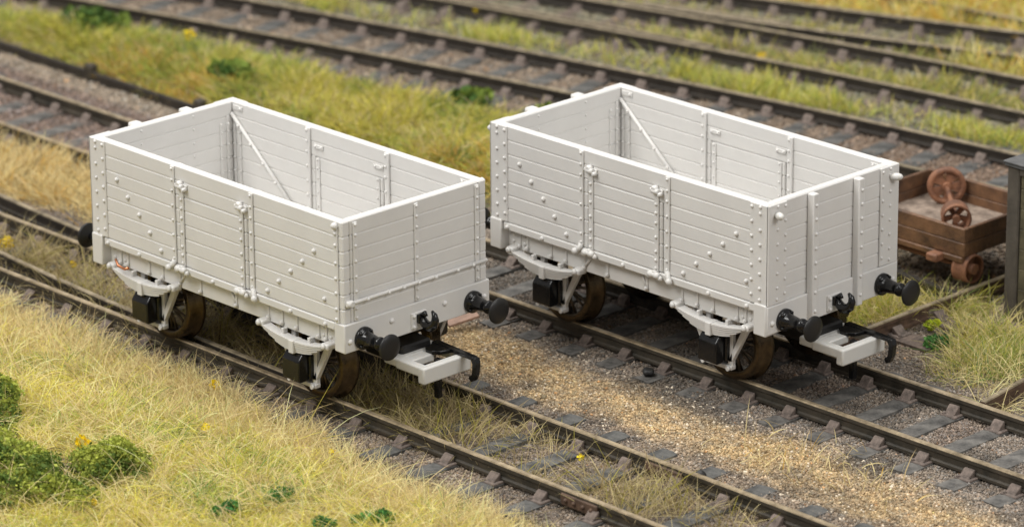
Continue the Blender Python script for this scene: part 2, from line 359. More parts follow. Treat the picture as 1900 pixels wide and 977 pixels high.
# ------------------------------------------------------------------ ballast stones
ICO = None
def stones(name, n_try, dens, size, seed, poly=None, label=None):
    global ICO
    r = np.random.default_rng(seed)
    x0, x1, y0, y1 = poly
    n = int((x1 - x0) * (y1 - y0) * dens)
    x = r.uniform(x0, x1, n); y = r.uniform(y0, y1, n)
    k = inview(x, y, GZ, 60); x, y = x[k], y[k]
    keep = np.ones(len(x), bool) if size < .03 else ((y > 9.6) | (x < -9))
    keep &= ~((y < -1.9) | ((y > 8.0) & (y < fC(x) - 2.0) & (x < 2.5)) )
    x, y = x[keep], y[keep]; n = len(x)
    V0 = np.array([(1, 0, 0), (-1, 0, 0), (0, 1, 0), (0, -1, 0), (0, 0, 1), (0, 0, -1)], float)
    F0 = np.array([(0, 2, 4), (2, 1, 4), (1, 3, 4), (3, 0, 4), (2, 0, 5), (1, 2, 5), (3, 1, 5), (0, 3, 5)])
    s = size * r.lognormal(0, .26, n)
    V = V0[None] * (1 + r.uniform(-.35, .35, (n, 6, 1))) + r.uniform(-.25, .25, (n, 6, 3))
    q = r.normal(size=(n, 4)); q /= np.linalg.norm(q, axis=1)[:, None]; a, b, c, d = q.T
    Rm = np.stack([1 - 2 * (c * c + d * d), 2 * (b * c - a * d), 2 * (b * d + a * c), 2 * (b * c + a * d), 1 - 2 * (b * b + d * d), 2 * (c * d - a * b), 2 * (b * d - a * c), 2 * (c * d + a * b), 1 - 2 * (b * b + c * c)], 1).reshape(n, 3, 3)
    V = np.einsum('nij,nkj->nki', Rm, V) * s[:, None, None] * np.array([1, 1, .8])
    V[:, :, 0] += x[:, None]; V[:, :, 1] += y[:, None]; V[:, :, 2] += (height(x, y) + .004 + .25 * s)[:, None]
    C0 = gcolor(x, y); lum = r.lognormal(0, .27, n); C0 = C0 * lum[:, None]
    t = r.random(n); hi = (t < .03) & (y > 1.6) & (y < 3.7) & (x > -2); C0[hi] = np.array([.72, .62, .48]); C0[(t > .05) & (t < .06)] *= np.array([1.3, 1.0, .75]); kk = (t > .09) & (t < .17); C0[kk] = C0[kk] * .6
    C0[(t > .2) & (t < .45)] *= np.array([.9, 1.0, 1.12])
    Fm = (F0[None] + 6 * np.arange(n)[:, None, None]).reshape(-1, 3)
    o = npmesh(name, V.reshape(-1, 3), Fm, M['stone'], np.repeat(np.clip(C0, 0, .85), 6, 0)); tag(o, label, 'ballast', kind='stuff'); return o
stones('ballast', 0, 1500, .0195, 3, (-9, 14, -2, 9.6), 'fine brown and sandy ballast between and beside the two front tracks')
stones('ballast', 0, 300, .034, 4, (-24, 8, 2.5, 24), 'coarse blurred ballast under the tracks in the background')

# ------------------------------------------------------------------ static grass
STRAW = np.array([.80, .67, .345]); DRY = np.array([.70, .55, .29]); YEL = np.array([.74, .66, .13]); GRN = np.array([.46, .52, .10]); DGR = np.array([.13, .22, .07]); ORG = np.array([.68, .44, .10])
def grass(name, label, dens, bounds, mask, colf, L=(.35, .75), W=.014, lean=.75, seed=1, clump=.6, segs=3):
    r = np.random.default_rng(seed); x0, x1, y0, y1 = bounds
    n = int((x1 - x0) * (y1 - y0) * dens); x = r.uniform(x0, x1, n); y = r.uniform(y0, y1, n)
    k = inview(x, y, GZ, 90); x, y = x[k], y[k]
    k = r.random(len(x)) < mask(x, y); x, y = x[k], y[k]; n = len(x)
    ln_ = r.uniform(L[0], L[1], n) * (.35 + 1.3 * fbm(x, y, 1.9, seed + 3))
    flow = 2 * math.pi * (fbm(x, y, 1.1, seed + 5, 2) * 2.5)
    az = np.where(r.random(n) < clump, flow + r.normal(0, .7, n), r.uniform(0, 2 * math.pi, n))
    le = np.clip(r.normal(lean, .38, n), .02, 1.5)
    dirx, diry = np.cos(az), np.sin(az); wa = r.uniform(0, 2 * math.pi, n); wx, wy = np.cos(wa) * W * .5, np.sin(wa) * W * .5
    wz = r.uniform(-.5, .5, n) * W
    z0 = height(x, y) - .02
    V = np.zeros((n, 2 * segs + 1, 3)); curve = r.uniform(.0, .9, n)
    for j in range(segs + 1):
        t = j / segs; ang = le * (1 - curve * .5) + curve * t * .7
        hx = ln_ * np.sin(ang) * t; hz = ln_ * np.cos(ang) * t
        hz = np.maximum(hz, .01 * t)
        cx, cy, cz = x + dirx * hx, y + diry * hx, z0 + hz
        tw = 1 - .55 * t
        if j < segs:
            V[:, 2 * j] = np.stack([cx - wx * tw, cy - wy * tw, cz - wz * tw], 1); V[:, 2 * j + 1] = np.stack([cx + wx * tw, cy + wy * tw, cz + wz * tw], 1)
        else: V[:, 2 * j] = np.stack([cx, cy, cz], 1)
    F0 = []
    for j in range(segs - 1): F0 += [(2 * j, 2 * j + 1, 2 * j + 3), (2 * j, 2 * j + 3, 2 * j + 2)]
    F0.append((2 * segs - 2, 2 * segs - 1, 2 * segs)); F0 = np.array(F0)
    nv = 2 * segs + 1
    Fm = (F0[None] + nv * np.arange(n)[:, None, None]).reshape(-1, 3)
    C0 = colf(x, y, r) * r.uniform(.72, 1.25, n)[:, None]
    C0[r.random(n) < .012] = np.array([.08, .06, .03])
    print(name, n)
    o = npmesh(name, V.reshape(-1, 3), Fm, M['grass'], np.repeat(np.clip(C0, 0.01, .85), nv, 0)); tag(o, label, 'grass', kind='stuff'); return o
def pick(r, w, cols):
    w = np.stack(w, 1); w = np.clip(w, 0, None); w /= w.sum(1)[:, None]; c = w.cumsum(1); u = r.random(len(w))[:, None]
    return np.array(cols)[np.clip((u > c).sum(1), 0, len(cols) - 1)]
one = lambda x: np.ones_like(x)
def col_front(x, y, r):
    gp = sum(np.exp(-((x - a) ** 2 + (y - b) ** 2) / w_ ** 2) for a, b, w_ in ((4.25, -3.65, .45), (5.9, -3.4, .4), (5.7, -2.8, .35), (1.0, -3.2, .6), (4.0, -4.8, .4), (-2.5, -2.6, .7), (2.9, -4.6, .6), (6.3, -2.7, .3)))
    n = fbm(x, y, .55, 61); n2 = fbm(x, y, 1.6, 62); edge = ss(-1.9, -3.2, y)
    return pick(r, [1.6 - .7 * edge, .9 - .5 * edge, edge * (.4 + 2.2 * ss(.42, .62, n)) + 1.2 * ss(-4.2, -5.6, y), edge * (.25 + 2.4 * ss(.46, .62, n2)) * ss(1.3, .3, np.abs(x - 1.5) / 5), edge * 1.1 * ss(.56, .68, n2) * .8 + gp * 1.1 * ss(.35, .55, fbm(x, y, 2.5, 64)) ], [STRAW, DRY, YEL, GRN, np.array([.20, .34, .10])])
def mask_front(x, y):
    yb = -1.42 - .16 * np.clip(x - 1, 0, 3) - .02 * np.clip(x - 4, 0, 9) + .5 * (fbm(x, y, 1.2, 71) - .5)
    m = ss(.12, -.55, y - yb) + .06 * ss(.5, 0, y - yb)
    d = np.hypot(x - 1.1, (y + 5.2) * 1.2); return m * (1 - .93 * ss(.8, .45, d))
grass('grass', 'straw yellow grass bank filling the front left of the view', 1500, (-9, 11, -9, -.8), mask_front, col_front, (.24, .54), .0125, 1.12, 1, .45)
grass('grass', 'long pale straw stems lying tangled over the front bank', 230, (-9, 11, -9, -1.6), lambda x, y: mask_front(x, y + .25), lambda x, y, r: pick(r, [2 + 0 * x, 1 + 0 * x, .8 + 0 * x], [STRAW * 1.08, DRY, YEL]), (.5, .95), .011, 1.28, 21, .2, 4)
grass('grass', 'upright dry straw stems along the front bank beside the nearest rail', 300, (-9, 9, -3.0, -.8), lambda x, y: ss(.1, -.35, y + 1.35 + .16 * np.clip(x - 1, 0, 3) - .4 * (fbm(x, y, 1.2, 71) - .5)), lambda x, y, r: pick(r, [2 + 0 * x, 1 + 0 * x], [STRAW * 1.05, DRY]), (.32, .58), .0125, .45, 2, .3)
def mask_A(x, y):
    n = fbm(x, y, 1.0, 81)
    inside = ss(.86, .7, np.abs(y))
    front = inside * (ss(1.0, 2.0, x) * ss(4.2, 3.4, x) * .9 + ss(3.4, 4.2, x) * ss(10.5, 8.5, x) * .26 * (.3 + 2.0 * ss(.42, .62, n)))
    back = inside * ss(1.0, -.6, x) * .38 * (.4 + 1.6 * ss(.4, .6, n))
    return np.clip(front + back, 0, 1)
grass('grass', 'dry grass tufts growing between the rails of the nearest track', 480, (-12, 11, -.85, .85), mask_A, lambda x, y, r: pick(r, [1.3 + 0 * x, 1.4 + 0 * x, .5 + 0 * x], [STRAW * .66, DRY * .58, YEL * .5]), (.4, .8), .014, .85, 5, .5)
def mask_AB(x, y):
    n = fbm(x, y, .9, 91)
    return np.clip(ss(1.9, 2.4, y) * ss(3.9, 3.3, y) * ss(-2.5, -5, x) * (.4 + ss(.35, .6, n)), 0, 1) + .05 * ss(1.9, 2.3, y) * ss(4, 3, y) * ss(6.5, 8, x) * ss(11, 9, x)
grass('grass', 'straw grass between the two front tracks behind the front wagon', 900, (-14, 11, 1.8, 4), mask_AB, lambda x, y, r: pick(r, [1.8 + 0 * x, 1 + 0 * x, .45 + 0 * x], [STRAW * .92, DRY * .95, ORG]), (.3, .65), .017, .8, 6)
def mask_bank(x, y):
    n = fbm(x, y, .8, 101); up = fC(x) - 1.75 - .9 * ss(-13, -9, x) * ss(-3, -6, x) + .7 * (n - .5)
    return np.clip(ss(7.5, 7.9, y + .5 * (n - .5)) * ss(0, -.7, y - up) * ss(2.6, 0, x + 2 * (n - .5)), 0, 1)
def col_bank(x, y, r):
    n = fbm(x, y, .5, 111); n2 = fbm(x, y, 1.2, 112)
    return pick(r, [.75 + 0 * x, 1.6 * ss(.4, .6, n) + .7, .3 + 1.0 * ss(-10, -14, x) + 1.8 * ss(.45, .62, n2), 1.4 * ss(.55, .68, n2) + .05, 1.8 * ss(.52, .7, 1 - n) * ss(9.5, 8.3, y)], [STRAW * .75, YEL * .78, GRN * .85, DGR * .9, ORG * .85])
grass('grass', 'yellow green grass bank between the second and third tracks', 900, (-24, 3, 7.2, 13.2), mask_bank, col_bank, (.26, .55), .020, .95, 7, .4)
grass('grass', 'fresh green grass strip between the third and fourth tracks', 680, (-19, 6, 13.6, 18.6), lambda x, y: np.clip(ss(1.45, 1.9, y - fC(x) + .5 * (fbm(x, y, .9, 121) - .5)) * ss(-.5, -.8, y - fD(x)) * (.15 + 1.3 * ss(.36, .5, fbm(x, y, .45, 122))), 0, 1),
      lambda x, y, r: pick(r, [2.0 + 0 * x, 1.3 + 0 * x, .5 + 0 * x, .25 + 0 * x], [np.array([.52, .56, .13]), YEL * .9, STRAW, DGR]), (.25, .5), .020, .5, 8)
grass('grass', 'thin green grass between the rails of the far tracks', 330, (-16, 6, 15, 25), lambda x, y: np.clip((ss(.15, .4, y - fD(x)) * ss(-.45, -.7, y - fE(x)) * ss(-10.5, -8, x) + ss(.15, .4, y - fE(x)) * (y < fE2(x) - .1) * .8 + ss(.15, .4, y - fE2(x)) * ss(-.4, -.7, y - fF(x)) * .5) * (.2 + 1.2 * ss(.38, .55, fbm(x, y, .6, 131))), 0, 1),
      lambda x, y, r: pick(r, [1.6 + 0 * x, 1.2 + 0 * x, 1.0 + 0 * x], [np.array([.34, .38, .11]), YEL * .75, STRAW * .9]), (.2, .45), .026, .6, 9)
grass('grass', 'orange yellow grass around the last rails at the top right', 420, (-12, 3, 19, 27), lambda x, y: np.clip(ss(.2, .5, y - fF(x)) * (.5 + .8 * ss(.4, .6, fbm(x, y, .6, 141))) + ss(-3.6, -2.4, x) * ss(.3, .6, y - fE(x)) * (y < fE2(x)) * .6, 0, 1),
      lambda x, y, r: pick(r, [1.2 + 0 * x, 1.0 + 0 * x, 1.3 + 0 * x, .4 + 0 * x], [STRAW, YEL, ORG * 1.15, GRN]), (.3, .7), .028, .7, 10)
def mask_hut(x, y):
    d = np.hypot((x - 7.75), (y - 8.75) * .95); e = np.hypot(x - 7.7, (y - 7.35)); 
    hn = fbm(x, y, 1.6, 151) - .5
    return np.clip((ss(1.15, .7, np.hypot(x - 7.55, y - 8.35) + .6 * hn) + ss(.8, .4, np.hypot(x - 6.85, y - 8.85) + .5 * hn) + ss(.6, .3, np.hypot(x - 5.75, y - 9.35) + .3 * hn) + .5 * ss(.9, .3, e)) * (1 - (x > 6.2) * ss(8.9, 9.2, y)) + .5 * ss(10.9, 11.4, y) * ss(5.6, 5.9, x) * ss(12, 11, y) * ss(6.6, 6.0, x), 0, 1)
    return np.clip(ss(1.5, .8, d + .7 * (fbm(x, y, 1.6, 151) - .5)) + .5 * ss(.9, .3, e) + .5 * ss(10.9, 11.4, y) * ss(5.6, 5.9, x) * ss(12, 11, y) * ss(6.6, 6.0, x) , 0, 1)
grass('grass', 'long green and straw grass tuft at the foot of the hut', 1000, (4.5, 10, 6.5, 12), mask_hut,
      lambda x, y, r: pick(r, [1.7 + 2.2 * ss(8.2, 7.2, y), .7 + 0 * x, .8 + 1.0 * ss(6.8, 7.8, x), .2 + .9 * ss(7, 7.8, x)], [STRAW * .95, YEL * .8, GRN * .8, DGR * 1.2]), (.38, .75), .012, .95, 11, .2)
grass('grass', 'pale tuft of grass between the rear wagon and the trolley', 900, (2.5, 5.5, 7.0, 10.2), lambda x, y: ss(1.35, .7, np.hypot(x - 4.35, (y - 8.35) * .9) + .5 * (fbm(x, y, 1.6, 152) - .5)) * (x < 5.5),
      lambda x, y, r: pick(r, [1.4 + 0 * x, 1.0 + 0 * x, .8 + 0 * x], [STRAW * .95, YEL * .8, GRN * .9]), (.3, .6), .014, .85, 12, .4)
grass('grass', 'wisps of dry grass on the ballast right of the siding', 120, (8.3, 11.5, 6.2, 9), lambda x, y: ss(.42, .6, fbm(x, y, 1.4, 161)), lambda x, y, r: pick(r, [1 + 0 * x], [STRAW]), (.4, .8), .013, 1.1, 13, .3)

# ------------------------------------------------------------------ foam bushes and flowers
def clump(name, blobs, dens, leaf, label, cat, cols, group=None, seed=0):
    r = np.random.default_rng(seed + 500); P = []; N = []
    for (bx, by, bz, br) in blobs:
        n = int(dens * br * br); d = r.normal(size=(n, 3)); d /= np.linalg.norm(d, axis=1)[:, None]
        rad = br * (r.uniform(.55, 1.0, n) ** .5) * (.42 + 1.05 * fbm(d[:, 0] * 2 + bx * 3, d[:, 1] * 2 + d[:, 2] * 1.7, 1.6, seed))
        q = d * rad[:, None] * np.array([1, 1, .8]) + np.array([bx, by, bz]); P.append(q)
    P = np.concatenate(P); n = len(P)
    a = r.normal(size=(n, 3)); a /= np.linalg.norm(a, axis=1)[:, None]; b = np.cross(a, r.normal(size=(n, 3))); b /= np.linalg.norm(b, axis=1)[:, None]
    s = leaf * r.lognormal(0, .35, n)[:, None]
    V = np.stack([P + a * s, P + b * s * .7, P - a * s * .8, P - b * s * .7], 1)
    F0 = np.array([(0, 1, 2), (0, 2, 3)]); Fm = (F0[None] + 4 * np.arange(n)[:, None, None]).reshape(-1, 3)
    k = fbm(P[:, 0] * 3, P[:, 1] * 3 + P[:, 2] * 3, 1.3, seed + 2)
    c1, c2 = np.array(cols[0]), np.array(cols[1]); t = ss(.35, .65, k + r.uniform(-.12, .12, n))[:, None]
    C0 = (c1 * (1 - t) + c2 * t) * r.uniform(.7, 1.35, n)[:, None]
    base = P.mean(0); base[2] = height(base[:1], base[1:2])[0]
    root = npmesh(name, V.reshape(-1, 3) - base, Fm, M['foam'], np.repeat(C0, 4, 0)); root.location = base
    return tag(root, label, cat, group)
gz = lambda x, y: float(height(np.array([x]), np.array([y]))[0])
DK = ((.10, .16, .03), (.38, .42, .07)); FG = ((.05, .17, .045), (.12, .30, .07)); MG = ((.06, .12, .025), (.20, .27, .05))
def bush(bl, dens, leaf, label, cols, seed, cat='bush', name='bush', group='foam bushes on the front bank', dz=0.):
    clump(name, [(x, y, gz(x, y) + z + dz, r_) for x, y, z, r_ in bl], dens, leaf, label, cat, cols, group, seed)
bush([(-1.45, -4.7, .2, .32), (-1.0, -4.85, .15, .30), (-.75, -4.98, .1, .22), (-1.12, -4.6, .42, .2), (-1.5, -4.5, .35, .3), (-.5, -5.15, .08, .2)], 17000, .022, 'dark green bush cut by the left edge, upper of the bush group', DK, 1)
bush([(.15, -5.75, .22, .36), (.6, -5.7, .2, .34), (.9, -6.2, .25, .42), (1.4, -6.05, .25, .40), (1.1, -5.75, .22, .3), (1.75, -6.2, .22, .36), (2.05, -6.0, .22, .30), (2.4, -5.97, .2, .24), (1.5, -6.6, .2, .4), (.4, -6.1, .32, .4), (-.1, -6.1, .25, .34)], 17000, .022, 'large sprawling green bush in the bottom left corner', DK, 2)
bush([(1.75, -5.0, .28, .42), (1.5, -5.15, .22, .34), (2.0, -4.85, .24, .36), (1.85, -5.2, .18, .34), (1.8, -4.85, .4, .28)], 17000, .022, 'round dark green bush standing alone right of the sprawling bush', DK, 3)
LT = dict(cat='small plant', name='low_plant', group='low green tufts on the front bank', dz=.12)
bush([(4.22, -4.75, .12, .14), (4.1, -4.9, .08, .1)], 26000, .02, 'small bright green tuft, leftmost of the low tufts at the bottom edge', FG, 4, **LT)
bush([(4.28, -3.95, .02, .17), (4.22, -3.78, .02, .15)], 14000, .018, 'loose dark green patch in the middle of the straw bank', FG, 5, **LT)
bush([(5.85, -3.6, .1, .12), (6.0, -3.45, .12, .14), (5.72, -3.72, .06, .1)], 26000, .02, 'dense dark green tuft at the bottom edge, right of centre of the bank', FG, 6, **LT)
bush([(5.5, -4.2, .08, .12), (5.62, -4.12, .08, .1)], 20000, .02, 'bluish green tuft touching the bottom edge', FG, 7, **LT)
bush([(6.5, 7.75, .12, .15), (6.62, 7.88, .14, .12)], 20000, .024, 'leafy green weed on the ballast beside the siding', FG, 9, 'small plant', 'low_plant', 'weeds by the siding')
bush([(5.98, 8.3, .14, .1), (6.06, 8.35, .18, .08)], 26000, .022, 'bright lime green weed on the bare ballast near the siding rail', ((.30, .38, .02), (.5, .55, .04)), 10, 'small plant', 'low_plant', 'weeds by the siding')
for i, (bx, by, rr, lb) in enumerate([(-16.1, 8.9, .75, 'dark green bush in the grass at the top left'), (-11.6, 8.6, .5, 'low dark bush just behind the front wagon\'s far left corner'), (-7.6, 11.05, .42, 'dark green bush at the crest of the bank between the wagons'), (-6.4, 11.9, .3, 'small bush peeping over the rear wagon\'s left corner')]):
    bush([(bx, by, .18, rr * .6), (bx + .5 * rr, by + .2 * rr, .2, rr * .5), (bx - .6 * rr, by - .1 * rr, .15, rr * .5)], 3600, .06, lb, MG, 20 + i, group='bushes on the far bank')
YL = ((.70, .50, .01), (.80, .66, .03))
for i, (fx, fy, fz, rr, lb) in enumerate([(.72, -4.65, .2, .13, 'orange yellow flower patch above the round bush'), (2.62, -5.95, .2, .05, 'tiny yellow flower at the tip of the sprawling bush'), (3.52, -2.25, .25, .05, 'faint yellow flower in the straw below the front wagon'), (.3, -1.75, .3, .09, 'yellow flower head beside the rail between the front wagon wheels'), (6.25, .2, .30, .055, 'single yellow flower between the nearest rails'), (-7.45, .1, .25, .15, 'bright yellow flower clump at the far left between the rails'), (1.6, -3.05, .25, .07, 'small yellow flower low in the left bank'), (-13.8, 9.4, .4, .12, 'blurred yellow flowers on the far bank'), (-5.9, 0.35, .2, .07, 'smaller yellow flower right of the clump at the far left'), (-12.2, 15.5, .25, .09, 'yellow flower in the green strip beyond the third track'), (-5.9, 17.1, .25, .09, 'yellow flower beyond the end of the check rail')]):
    clump('yellow_flower', [(fx, fy, gz(fx, fy) + fz, rr)], 9000 if rr < .12 else 5000, .022 if rr < .12 else .03, lb, 'flower', YL, 'yellow flowers in the grass', 60 + i)

# ------------------------------------------------------------------ wagons
PL = M['plastic']
ZT, ZB, ZF = 3.17, 1.13, 1.57
ZL = [1.57, 1.80, 2.025, 2.25, 2.475, 2.70, 2.935, 3.17]
HL, HW = 2.955, 1.45
def wagon(loc, yaw, label, kind):
    W = empty('goods_wagon', loc, yaw, label, 'goods wagon', 'white open goods wagons')
    # --- side walls, fixed planks
    for s in (-1, 1):
        ya, yb = (s * HW, s * 1.31) if s > 0 else (s * 1.31, s * HW)
        y0, y1 = min(ya, yb), max(ya, yb); yo = s * HW; yi = s * 1.31
        m = MB()
        for k in range(7):
            segs = [(-HL, HL)] if k >= 5 else [(-HL, -.812), (.797, HL)]
            for a, b in segs:
                m.box(a, b, y0, y1, ZL[k], ZL[k + 1], .018)
        for a, b in ((-HL + .02, -.83), (.815, HL - .02)): m.box(a, b, y0 + .008, y1 - .008, 1.575, 2.70, 0)
        m.box(-HL + .02, HL - .02, y0 + .008, y1 - .008, 2.70, 3.15, 0)
        # bolt heads of the inner brace, running down the outside
        for (bx, bz) in [(-2.33, 2.60), (-2.07, 2.37), (-1.80, 2.15), (-1.55, 1.92), (-1.29, 1.69), (2.32, 2.58), (2.05, 2.35), (1.78, 2.13), (1.50, 1.90), (1.23, 1.68)]:
            m.rivet((bx, yo, bz), (0, s, 0), .036, .035)
        m.rivet((2.53, yo, 1.88), (0, s, 0), .034, .03)
        m.build('side_wall', PL, W)
        # --- drop door
        m = MB()
        for k in range(5): m.box(-.795, .78, y0, y1, ZL[k], ZL[k + 1] - (.006 if k == 4 else 0), .018)
        m.box(-.78, .765, y0 + .008, y1 - .008, 1.575, 2.68, 0)
        d = m.build('side_door', PL, W)
        for hx in (-.735, .675):
            m = MB(); m.box(hx - .01, hx + .01, min(yi - s * .01, yo + s * .01), max(yi - s * .01, yo + s * .01), 2.0, 2.02, 0)
            m.box(hx - .045, hx + .045, min(yo, yo + s * .03), max(yo, yo + s * .03), 1.56, 2.86, .008)
            m.box(hx - .045, hx + .045, min(yi, yi - s * .02), max(yi, yi - s * .02), 1.60, 2.69, .006)
            for z in (1.63, 1.76, 1.90, 2.13, 2.36, 2.52, 2.66): m.rivet((hx, yo + s * .03, z), (0, s, 0), .025, .02); m.rivet((hx, yi - s * .02, z), (0, -s, 0), .02, .015)
            m.build('door_strap', PL, d)
        for hx in (-.72, .69):
            m = MB(); m.lathe([(0, .045), (.14, .045)], (hx - .07, yo + s * .055, 2.875), (1, 0, 0), 10); m.box(hx - .01, hx + .01, min(yi - s * .01, yo + s * .01), max(yi - s * .01, yo + s * .01), 2.86, 2.88, 0)
            m.lathe([(0, .06), (.05, .065), (.09, .04)], (hx - .03, yo, 2.90), (0, s, 0), 10)
            m.lathe([(0, .035), (.07, .035), (.10, .02)], (hx + .09, yo, 2.845), (0, s, 0), 8); m.lathe([(0, .03), (.06, .03), (.08, .02)], (hx - .1, yo, 2.885), (0, s, 0), 8)
            m.box(hx - .12, hx + .12, min(yo, yo + s * .03), max(yo, yo + s * .03), 2.83, 2.91, .01)
            m.box(hx - .1, hx + .12, min(yi, yi - s * .035), max(yi, yi - s * .035), 2.84, 2.91, .015, seg=2)
            m.rivet((hx - .05, yi - s * .035, 2.875), (0, -s, 0), .02, .015); m.rivet((hx + .08, yi - s * .035, 2.875), (0, -s, 0), .02, .015)
            m.build('door_catch', PL, d)
        for hx in (-.735, .675):
            m = MB(); m.lathe([(0, .04), (.05, .055), (.09, .055), (.10, .04), (.14, .04), (.15, .055), (.2, .055), (.24, .035)], (hx - .12, yo + s * .075, 1.535), (1, 0, 0), 10)
            m.box(hx - .04, hx + .04, min(yo, yo + s * .09), max(yo, yo + s * .09), 1.50, 1.60, .015, seg=2)
            m.rivet((hx - .11, yo + s * .06, 1.50), (0, s, 0), .04, .03); m.rivet((hx + .12, yo + s * .06, 1.50), (0, s, 0), .04, .03)
            m.build('door_hinge', PL, d)
        # --- vertical side knees
        for hx in (-.945, .905):
            m = MB(); m.box(hx - .045, hx + .045, min(yo, yo + s * .03), max(yo, yo + s * .03), 1.62, 3.15, .008); m.box(hx - .01, hx + .01, min(yi - s * .01, yo + s * .01), max(yi - s * .01, yo + s * .01), 2.0, 2.02, 0)
            m.box(hx - .05, hx + .05, min(yi, yi - s * .045), max(yi, yi - s * .045), 1.58, 3.15, .01)
            m.tube([(hx, yo + s * .01, 1.64), (hx + (-.03 if hx < 0 else .03), yo + s * .03, 1.55), (hx + (-.09 if hx < 0 else .09), yo + s * .05, 1.50)], [.045, .045, .05])
            for z in (3.11, 2.93, 2.76, 2.52, 2.28, 2.04, 1.80, 1.66): m.rivet((hx, yo + s * .03, z), (0, s, 0), .022, .018); m.rivet((hx - .012, yi - s * .045, z), (0, -s, 0), .024, .018)
            m.rivet((hx + (-.09 if hx < 0 else .09), yo + s * .07, 1.50), (0, s, 0), .05, .04)
            m.build('side_strap', PL, W)
        # --- curb rail under the planks
        m = MB(); m.box(-2.70, 2.755, min(s * 1.30, s * 1.466), max(s * 1.30, s * 1.466), 1.44, 1.565, .02, seg=2)
        for bx in (-2.6, -1.82, -.04, 1.77, 2.56): m.rivet((bx, s * 1.466, 1.50), (0, s, 0), .034, .03)
        m.build('curb_rail', PL, W)
        # --- inside diagonal braces
        for e in (-1, 1):
            m = MB(); P0 = Vector((e * 2.80, yi - s * .035, 2.98)); P1 = Vector((e * 1.15, yi - s * .035, 1.58)); d_ = (P1 - P0); L_ = d_.length
            m.tube([P0, P1], .034, 6)
            for t in (.12, .3, .48, .66, .84): q = P0 + d_ * t; m.rivet((q.x, q.y - s * .035, q.z), (0, -s, 0), .026, .02)
            m.build('diagonal_brace', PL, W)
            m = MB()
            for hx, z1 in ((e * 2.76, 2.80), (e * 2.63, 2.74)):
                m.box(hx - .03, hx + .03, min(yi, yi - s * .02), max(yi, yi - s * .02), 1.6, z1, .006)
                for z in (1.8, 2.02, 2.25, 2.48, 2.68): m.rivet((hx, yi - s * .02, z), (0, -s, 0), .02, .015)
            m.box(min(e * 2.55, e * 2.79), max(e * 2.55, e * 2.79), min(yi, yi - s * .02), max(yi, yi - s * .02), 3.04, 3.12, .006)
            m.rivet((e * 2.6, yi - s * .02, 3.08), (0, -s, 0), .024, .018)
            m.build('corner_strap', PL, W)
        # --- solebar
        m = MB(); m.box(-2.72, 2.76, min(s * 1.18, s * 1.33), max(s * 1.18, s * 1.33), 1.12, 1.452, .012)
        for bx in (-2.45, -2.28, -1.75, -1.42, -1.0, -.5, .35, 1.1, 1.42, 1.75, 2.25, 2.42):
            m.box(bx - .025, bx + .025, min(s * 1.33, s * 1.35), max(s * 1.33, s * 1.35), 1.14, 1.45, .006); m.rivet((bx, s * 1.35, 1.19), (0, s, 0), .034, .03)
        for bx in (-2.6, -2.35, 2.52, 2.36, 2.66): m.rivet((bx, s * 1.33, 1.36), (0, s, 0), .028, .02); m.rivet((bx, s * 1.33, 1.24), (0, s, 0), .028, .02)
        for bx in (-1.0, .35): m.tube([(bx + (.18 if bx < 0 else -.12), s * 1.34, 1.42), (bx, s * 1.345, 1.2)], .022)
        m.build('solebar', PL, W)
        # --- springs, axle guards, boxes
        for ax in (-1.8, 1.8):
            m = MB(); ys = (s * 1.18, s * 1.26); y0_, y1_ = min(ys), max(ys)
            for e in (-1, 1):
                m.box(ax + e * .235 - .05, ax + e * .235 + .05, y0_, y1_, .30, 1.12, .012)
                m.prism([(ax + e * .27, y0_, .40), (ax + e * .185, y0_, .40), (ax + e * .54, y0_, 1.12), (ax + e * .66, y0_, 1.12)], None, (0, y1_ - y0_, 0), .01)
            m.box(ax - .30, ax + .30, min(s * 1.19, s * 1.30), max(s * 1.19, s * 1.30), .285, .355, .015, seg=2)
            for e in (-1, 1): m.lathe([(0, .035), (.05, .035)], (ax + e * .26, s * 1.30, .32), (0, s, 0), 8)
            m.build('axle_guard', PL, W)
            m = MB(); ys = (s * 1.33, s * 1.50); y0_, y1_ = min(ys), max(ys)
            for lv in range(5):
                hl = (.74, .72, .66, .56, .42)[lv]; n = 14; up = []; lo = []
                for i in range(n + 1):
                    x = ax - hl + 2 * hl * i / n; u2 = ((x - ax) / .76) ** 2; c = .10 * u2
                    th = .038 * (1 - .55 * u2); z = 1.04 + c - lv * th; up.append((x, y0_, z)); lo.append((x, y0_, z - th + .008))
                dy = .008 * lv
                m.prism([(a, b + dy, c_) for a, b, c_ in up + lo[::-1]], None, (0, y1_ - y0_ - 2 * dy, 0))
            m.box(ax - .055, ax + .055, min(s * 1.32, s * 1.52), max(s * 1.32, s * 1.52), .84, 1.05, .01)
            for e in (-1, 1):
                m.box(ax + e * .74 - .08, ax + e * .74 + .08, min(s * 1.31, s * 1.50), max(s * 1.31, s * 1.51), 1.08, 1.18, .03, seg=2)
                m.lathe([(0, .045), (.03, .045), (.045, .02)], (ax + e * .74, s * 1.50, 1.14), (0, s, 0), 10)
                m.box(ax + e * .3 - .03, ax + e * .3 + .03, min(s * 1.33, s * 1.42), max(s * 1.33, s * 1.42), .98, 1.14, .01)
            m.build('leaf_spring', PL, W)
            m = MB(); y_ = lambda v: s * v
            m.prism([(ax - .19, y_(1.27), .40), (ax - .19, y_(1.49), .40), (ax - .19, y_(1.53), .43), (ax - .19, y_(1.53), .74), (ax - .19, y_(1.44), .85), (ax - .19, y_(1.27), .85)], None, (.38, 0, 0), .02)
            m.box(ax - .23, ax + .23, min(y_(1.24), y_(1.34)), max(y_(1.24), y_(1.34)), .42, .82, .02)
            m.build('axle_box', M['black'], W)
